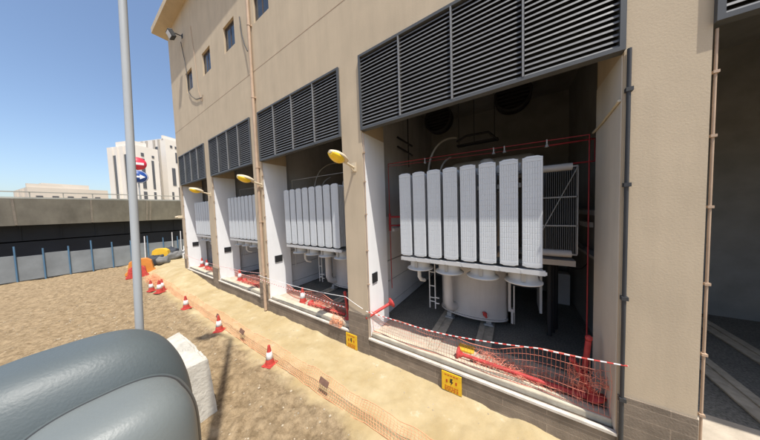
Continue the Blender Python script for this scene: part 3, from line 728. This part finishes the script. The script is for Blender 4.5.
MIR = dict(c=(-1.13, -4.0, 2.46), a=(.20, .19, .335), rot=Matrix.Rotation(math.radians(0), 3, 'Z'))
superell((-0.9294, -4.0396, 2.464), 0.1547, 0.2236, 0.418, .6, .7, MIR['rot'], 72, 56).build('housing', M['mirror'], MR)
superell((-0.708, -3.9947, 2.648), 0.1095, 0.1336, 0.167, .6, .7, MIR['rot'], 72, 56).build('lower_cover', M['mirror2'], MR)
superell((-0.7202, -3.9943, 2.6385), 0.113, 0.1378, 0.1723, .6, .7, MIR['rot'], 72, 56).build('seam_gasket', M['dark'], MR)
superell((-0.7435, -3.9936, 2.6204), 0.1191, 0.1451, 0.1815, .6, .7, MIR['rot'], 72, 56).build('seam_lip', M['mirror'], MR)
am = MB(); am.tube([(-1.147, -3.893, 2.70), (-1.148, -3.891, 2.79), (-1.156, -3.884, 3.0), (-1.163, -3.878, 3.213), (-1.185, -3.862, 3.8), (-1.215, -3.84, 4.6)], .011, 12)
am.build('arm', M['arm'], MR)

# ------------------------------------------------------------------ tall light pole behind the camera: only its shadow is in the picture
SUN = Vector((-2.1, 1.0, -5.45)).normalized()
def pole_xy(sx, sy, z): k = (z + .47) / -SUN.z; return (sx - SUN.x * k, sy - SUN.y * k)
HP = 17.0
bx_, by_ = pole_xy(-7.06, -1.52, HP)
LPo = thing('light_pole', (bx_, by_, -.47), 'tall slim light pole standing behind the camera', 'light pole')
MB().tube([(bx_, by_, -.6), (bx_, by_, HP)], [.16, .05], 14).build('pole', M['steel'], LPo)
MB().tube([(bx_, by_, HP), (bx_ - .45, by_ - .10, HP + .05)], .035, 8).build('arm', M['steel'], LPo)
hd_ = superell((bx_ - .75, by_ - .32, HP + .03), .38, .15, .07, .8, .9, Matrix.Rotation(math.radians(38), 3, 'Z'), 20, 12); hd_.build('lamp_head', M['lampshell'], LPo)

# ------------------------------------------------------------------ cables and floodlight on the upper wall
def cable(pts, label, r=.018, m=None):
    full = []
    for i in range(len(pts) - 1): full += [Vector(pts[i]).lerp(Vector(pts[i + 1]), k / 6) for k in range(6)]
    full.append(Vector(pts[-1])); MBc = MB(); MBc.tube(full, r, 6)
    tag(MBc.build('loose_cable', m or M['dark']), label, 'cable', 'loose cables on the upper wall')
cable([(-14.95, -.08, 12.6), (-14.7, -.05, 11.6), (-14.52, -.04, 10.8), (-14.5, -.04, 9.9), (-14.1, -.05, 9.5), (-13.5, -.04, 9.15), (-12.75, -.03, 9.0)], 'black cable hanging from the floodlight past the first small window')
cable([(-13.6, -.03, 12.8), (-13.3, -.03, 11.0), (-13.1, -.03, 9.4), (-12.8, -.03, 8.85), (-12.6, -.03, 9.1)], 'thin brown cable hanging between the two farthest windows', .010, M['pipe'])
cable([(-8.55, -.04, 10.6), (-8.45, -.04, 9.9), (-8.27, -.05, 9.45), (-7.95, -.12, 9.05)], 'short black cable curving down to the downpipe')
FLt = thing('floodlight', (-14.95, 0, 12.8), 'dark floodlight bracketed high on the wall near the far corner', 'floodlight')
f = MB(); f.obox((-14.95, -.45, 12.75), (.22, .10, .17), Matrix.Rotation(.5, 3, 'X')); f.build('housing', M['dark'], FLt, bevel=.02)
f = MB(); f.tube([(-14.95, 0, 12.95), (-14.95, -.40, 12.9)], .025, 8); f.box(-15.03, -.02, 12.85, -14.87, 0, 13.05); f.build('bracket', M['dark'], FLt)
f = MB(); f.obox((-14.95, -.535, 12.70), (.18, .008, .13), Matrix.Rotation(.5, 3, 'X')); f.build('lens', M['lit'], FLt)

# ------------------------------------------------------------------ bridge, hoarding, street end
BR = thing('road_bridge', (-35, 0, -.5), 'low grey concrete road bridge crossing beyond the street end', 'bridge')
w = MB()
zA = lambda y: 2.95 + .17 * (y + .1) / 2.5 * .8
def fascia(y0, y1, x=-33, z0=2.9, z1=5.12):
    w.add([(x + .0, y0, z1), (x + .0, y1, z1), (x - .9, y1, z0), (x - .9, y0, z0), (x - 13, y0, z1), (x - 13, y1, z1), (x - 12, y1, z0), (x - 12, y0, z0)],
          [(0, 1, 2, 3), (4, 7, 6, 5), (0, 4, 5, 1), (3, 2, 6, 7), (0, 3, 7, 4), (1, 5, 6, 2)])
edges = [-60, -30, -20, -12, -6.2, -2.6, .9, 4.6, 9, 14, 22, 40]
for i in range(len(edges) - 1): fascia(edges[i] + .04, edges[i + 1] - .04, -33 - .0 * i, 2.95, 5.12)
w.build('deck', M['bridge'], BR)
w = MB()
for y in (-2.6, .9, 1.15, 4.6, -6.2, -12): w.add([(-32.97, y - .05, 5.1), (-32.97, y + .06, 5.1), (-33.87, y + .06, 2.98), (-33.87, y - .05, 2.98), (-33.1, y - .05, 5.1), (-33.1, y + .06, 5.1), (-34, y + .06, 2.98), (-34, y - .05, 2.98)], [(0, 1, 2, 3), (0, 3, 7, 4), (1, 5, 6, 2), (0, 4, 5, 1), (3, 2, 6, 7)])
w.build('sun_streak_rib', M['concrete'], BR)  # paler ribs by the deck joints, standing for sun patches on the fascia
w = MB()
w.box(-33.2, -60, 5.12, -33.05, 40, 5.24)
for k in range(66): y = -58 + k * 1.5; w.box(-33.16, y, 5.24, -33.10, y + .06, 5.62)
w.box(-33.18, -60, 5.62, -33.08, 40, 5.70)
w.build('railing', M['bridge'], BR)
w = MB()
for y in (-26, -14, 10, 22): w.box(-38, y, -.6, -37, y + 1, 2.95)
w.build('pier', M['bridge'], BR)
DW = MB(); DW.box(-46, -60, -.6, -45.5, 40, 2.95)  # rear wall of the underpass, coloured dark to carry the shade
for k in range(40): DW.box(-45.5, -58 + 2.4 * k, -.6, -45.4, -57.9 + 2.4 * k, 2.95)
tag(DW.build('underpass_wall', M['navy']), 'dark navy wall under the bridge, its colour darkened for shade', 'wall')
DC = MB(); DC.box(-35.5, -30, 1.6, -35.4, 12, 2.9)  # added sheet whose dark colour stands for the shade under the deck
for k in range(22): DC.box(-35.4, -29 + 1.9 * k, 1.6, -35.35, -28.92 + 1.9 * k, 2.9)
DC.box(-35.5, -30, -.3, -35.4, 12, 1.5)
tag(DC.build('shade_sheet', M['navy']), 'dark navy sheet added for the shade below the bridge edge', 'screen')
HF = thing('hoarding_fence', (-25.5, 0, -.45), 'grey sheet hoarding with blue posts across the street end', 'fence')
HB = 1.15
w = MB()
for k in range(34):
    y = -22 + k * .9; w.box(-25.5 + random.uniform(-.03, .03), y, -.4, -25.45 + .03, y + .88, HB + random.uniform(-.08, .05))
w.build('sheet', M['hoard'], HF)
for k in range(34):
    y = -22 + k * .9
    if -6 < y < 4: MB().tube([(-25.38, y, -.5), (-25.38, y, HB + .35 + .25 * (k % 3 == 0))], .035, 8).build('post', M['bluepost'], HF)
for y, z in ((-.62, 1.75), (1.0, 1.9), (1.55, 1.95)):
    w = MB(); w.tube([(-25.2, y, -.4), (-25.2, y + .05, z)], .03, 8)
    tag(w.build('marker_stake', M['ropew']), 'thin white topped stake standing before the dark sheet under the bridge', 'stake', 'white stakes at the street end')
# plastic barriers, sacks and chair at the end of the path
def barrier(x, y, rz, m, label, s=1):
    r = thing('plastic_barrier', (x, y, gh(x, y)), label, 'plastic barrier', 'plastic barriers at the street end', rz)
    b = MB(); b.poly([(-.5, 0), (.5, 0), (.5, .12), (.42, .2), (.36, .62), (.2, .75), (-.2, .75), (-.36, .62), (-.42, .2), (-.5, .12)], -.17, .17)
    b.v = [(p[0] * s, p[1] * s * (1 - .35 * p[2]), p[2] * s) for p in b.v]; b.build('body', m, r, False, bevel=.03)
    MB().box(-.15 * s, -.19 * s, .25 * s, .15 * s, .19 * s, .38 * s).build('slot', M['bagk'], r, False)
barrier(-20.6, -1.45, 1.3, M['bago'], 'dirty orange plastic barrier at the end of the mesh fence', 1.35)
barrier(-22.6, -.15, .9, M['bagy'], 'bright yellow plastic barrier between dark sacks', 1.25)
barrier(-19.6, -1.75, 1.4, M['conered'], 'red plastic barrier half hidden by bunched mesh', .95)
def sack(x, y, s, m, label):
    mb = superell((0, 0, s[2] * .8), s[0], s[1], s[2], .7, .8, Matrix.Identity(3), 20, 14)
    mb.v = [tuple(Vector(p) * (1 + .45 * noise.noise(Vector(p) * 3.5 + Vector((x, y, 0))))) for p in mb.v]
    o = mb.build('filled_sack', m); o.location = (x, y, gh(x, y)); tag(o, label, 'sack', 'sacks heaped at the street end')
sack(-21.6, -.75, (.45, .5, .38), M['bagk'], 'dark sack between the orange and yellow barriers')
sack(-21.2, -.35, (.45, .35, .25), M['bagg'], 'grey sack in front of the yellow barrier')
sack(-23.2, .45, (.5, .45, .45), M['bagk'], 'black sack right of the yellow barrier')
sack(-22.4, .45, (.5, .4, .28), M['bagg'], 'low grey sack beside the white chair')
sack(-22.7, .85, (.4, .4, .3), M['bagg'], 'brown grey rubble sack left of the white chair')
CH = thing('plastic_chair', (-21.8, 1.15, gh(-21.8, 1.15)), 'white plastic chair standing at the far end of the sand path', 'chair', rz=1.2)
MB().box(-.25, -.25, .40, .25, .25, .44).build('seat', M['plasticwhite'], CH, False, bevel=.01)
MB().box(-.25, .22, .44, .25, .27, .95).build('backrest', M['plasticwhite'], CH, False, bevel=.02)
for sx in (-.22, .22):
    for sy in (-.22, .22): MB().box(sx - .03, sy - .03, 0, sx + .03, sy + .03, .40).build('leg', M['plasticwhite'], CH, False)
    MB().box(sx - .03, -.22, .62, sx + .03, .24, .66).build('armrest', M['plasticwhite'], CH, False)

# road signs on the bridge
SG = thing('sign_pole', (-33.4, .49, 5.12), 'slim grey pole holding the round road signs on the bridge', 'sign pole')
MB().tube([(-33.4, .49, 5.12), (-33.4, .49, 9.7)], .06, 10).build('pole', M['steel'], SG)
rx = Matrix.Rotation(PI / 2, 3, 'Y')
def rsign(z, r, m, label):
    s = thing('road_sign', (-33.2, .49, z), label, 'road sign')
    MB().lathe([(0, -.03), (r, -.03), (r, .03), (0, .03)], (-33.2, .49, z), 32, rx).build('disc', m, s); return s
s = rsign(9.0, .66, M['signred'], 'round red no entry sign with white bar, above the blue sign')
MB().box(-33.17, .49 - .44, 8.88, -33.16, .49 + .44, 9.12).build('bar', M['signwhite'], s)
s = rsign(7.62, .68, M['signblue'], 'round blue sign with a white arrow pointing right')
w = MB(); w.add([(-33.16, .49 + a, 7.62 + b) for a, b in ((-.42, .09), (.08, .09), (.08, .26), (.48, 0), (.08, -.26), (.08, -.09), (-.42, -.09))] + [(-33.169, .49 + a, 7.62 + b) for a, b in ((-.42, .09), (.08, .09), (.08, .26), (.48, 0), (.08, -.26), (.08, -.09), (-.42, -.09))],
      [tuple(range(7)), tuple(range(7, 14))[::-1]] + [(i, (i + 1) % 7, 7 + (i + 1) % 7, 7 + i) for i in range(7)])
w.build('arrow', M['signwhite'], s)
MB().lathe([(.61, -.031), (.64, -.033), (.64, .033), (.61, .031)], (-33.2, .49, 7.62), 32, rx).build('rim', M['signwhite'], s)

# ------------------------------------------------------------------ towers
def tower(A, ang, wl, wr, h, label, m, strips_l, strips_r, small=True, seed=1):
    rnd = random.Random(seed)
    r = thing('tower_block', (A[0], A[1], -.5), label, 'building')
    v = Vector((-math.cos(ang), -math.sin(ang), 0)); u = Vector((-math.sin(ang), math.cos(ang), 0))   # left face runs along v, right face along u
    A3 = Vector((A[0], A[1], 0)); mr = Matrix((v, u, Vector((0, 0, 1)))).transposed()
    w = MB(); w.obox(A3 + v * wl / 2 + u * wr / 2 + Vector((0, 0, h / 2 - .5)), (wl / 2, wr / 2, h / 2), mr)
    w.obox(A3 + v * wl * .55 + u * wr * .5 + Vector((0, 0, h + .3)), (wl * .3, wr * .3, 1.2), mr)
    w.obox(A3 + v * wl * .06 + u * wr * .2 + Vector((0, 0, h - .2)), (wl * .02, wr * .2, .9), mr)
    w.build('wall', m, r)
    for f, z0, z1, hw in strips_l: MB().obox(A3 + v * wl * f + Vector((0, 0, (z0 + z1) / 2)), (hw, .12, (z1 - z0) / 2), mr).build('window', M['twin'], r)
    for f, z0, z1, hw in strips_r: MB().obox(A3 + u * wr * f + Vector((0, 0, (z0 + z1) / 2)), (.12, hw, (z1 - z0) / 2), mr).build('window', M['twin'], r)
    rb_ = MB()
    for f in [q[0] for q in strips_l]:
        for s_ in (-1, 1): rb_.obox(A3 + v * (wl * f + s_ * 1.15) + Vector((0, 0, h / 2 - .5)), (.35, .35, h / 2 - .3), mr)
    rb_.build('rib', m, r)
    return r
sl = [(.2, 24.9, 30.3, .9), (.2, 12, 24, 1.0), (.2, 2, 11, 1.0), (.5, 26, 28, .8), (.5, 14, 25, 1.1), (.5, 2, 13, 1.1), (.8, 14, 27, 1.1), (.8, 2, 13, 1.1)]
sr = []
for z in (30.0,): sr += [(f, z, z + .9, .35) for f in (.07, .13, .19, .25)]
sr += [(.42, 14, 28, .4), (.6, 20, 30, .4), (.05, 5, 13, .3)] + [(.13, 24.5, 28.5, .35), (.18, 24.5, 28.5, .35), (.17, 23, 23.7, .35), (.23, 23, 23.7, .35), (.08, 15.5, 22.3, .55), (.28, 19.5, 22, .7), (.14, 9, 15, .35), (.19, 9, 15, .35), (.33, 16, 18, .3), (.3, 27, 28, .3), (.18, 18.5, 19.2, .3), (.25, 18.5, 19.2, .3), (.16, 2, 7, .35)]
tower((-110, 18.2), math.radians(22), 20, 26, 33.6, 'tall white tower block with narrow dark window strips, beyond the bridge', M['tower'], sl, sr)
tower((-101, 9.3), math.radians(22), 12, 6.0, 27.3, 'slightly lower pale tower wing standing before the tall white tower', M['tower'], [(.3, 4, 24, .8), (.7, 4, 24, .8)], [(.30, 23.5, 24.6, .35), (.30, 13, 22.8, .42), (.30, 2, 12, .42), (.75, 23.5, 24.3, .3), (.72, 13, 22.6, .3), (.72, 3, 12, .3)], seed=2)
tower((-130, -10), math.radians(10), 20, 16, 15, 'plain beige block seen past the bridge, left of the towers', M['tower2'], [(.3, 3, 12, .5), (.7, 3, 12, .5)], [(f, z, z + 1.4, .6) for f in (.12, .3, .48, .66, .84) for z in (4, 7.2, 10.4)], seed=3)

# ------------------------------------------------------------------ world, sun, camera
W = bpy.data.worlds.new('World'); scene.world = W; W.use_nodes = True
nt = W.node_tree; bg = nt.nodes['Background']; sky = nt.nodes.new('ShaderNodeTexSky'); sky.sky_type = 'NISHITA'; sky.sun_disc = False
el = math.asin(-SUN.z); az = math.atan2(-SUN.x, -SUN.y)      # rotation measured from +Y towards +X
sky.sun_elevation = el; sky.sun_rotation = az; sky.air_density = 1.0; sky.dust_density = 1.8; sky.ozone_density = 2.0; sky.altitude = 0
nt.links.new(sky.outputs[0], bg.inputs['Color']); bg.inputs['Strength'].default_value = .15
sl_ = bpy.data.lights.new('sun', 'SUN'); sl_.energy = 4.3; sl_.angle = math.radians(.5); sl_.color = (1, .955, .88)
so = bpy.data.objects.new('sun', sl_); col.objects.link(so); so.rotation_euler = SUN.to_track_quat('-Z', 'Y').to_euler(); so.location = (5, -8, 20)
cam = bpy.data.cameras.new('camera'); co = bpy.data.objects.new('camera', cam); col.objects.link(co)
RC = [[0.8384809, 0.0026618, 0.5449244], [0.5439047, 0.0572531, -0.8371916], [-0.0334271, 0.9983561, 0.0465579]]
CL = [0.0, -4.01675, 3.2]
mw = Matrix(RC).to_4x4(); mw.translation = Vector(CL); co.matrix_world = mw
cam.sensor_fit = 'HORIZONTAL'; cam.sensor_width = 36; cam.lens = 9.69712; cam.clip_start = .05; cam.clip_end = 3000
scene.camera = co
vs_ = scene.view_settings; vs_.view_transform = 'Standard'; vs_.look = 'None'; vs_.gamma = 1; vs_.use_curve_mapping = False; vs_.exposure = 0.42
scene.cycles.max_bounces = 8
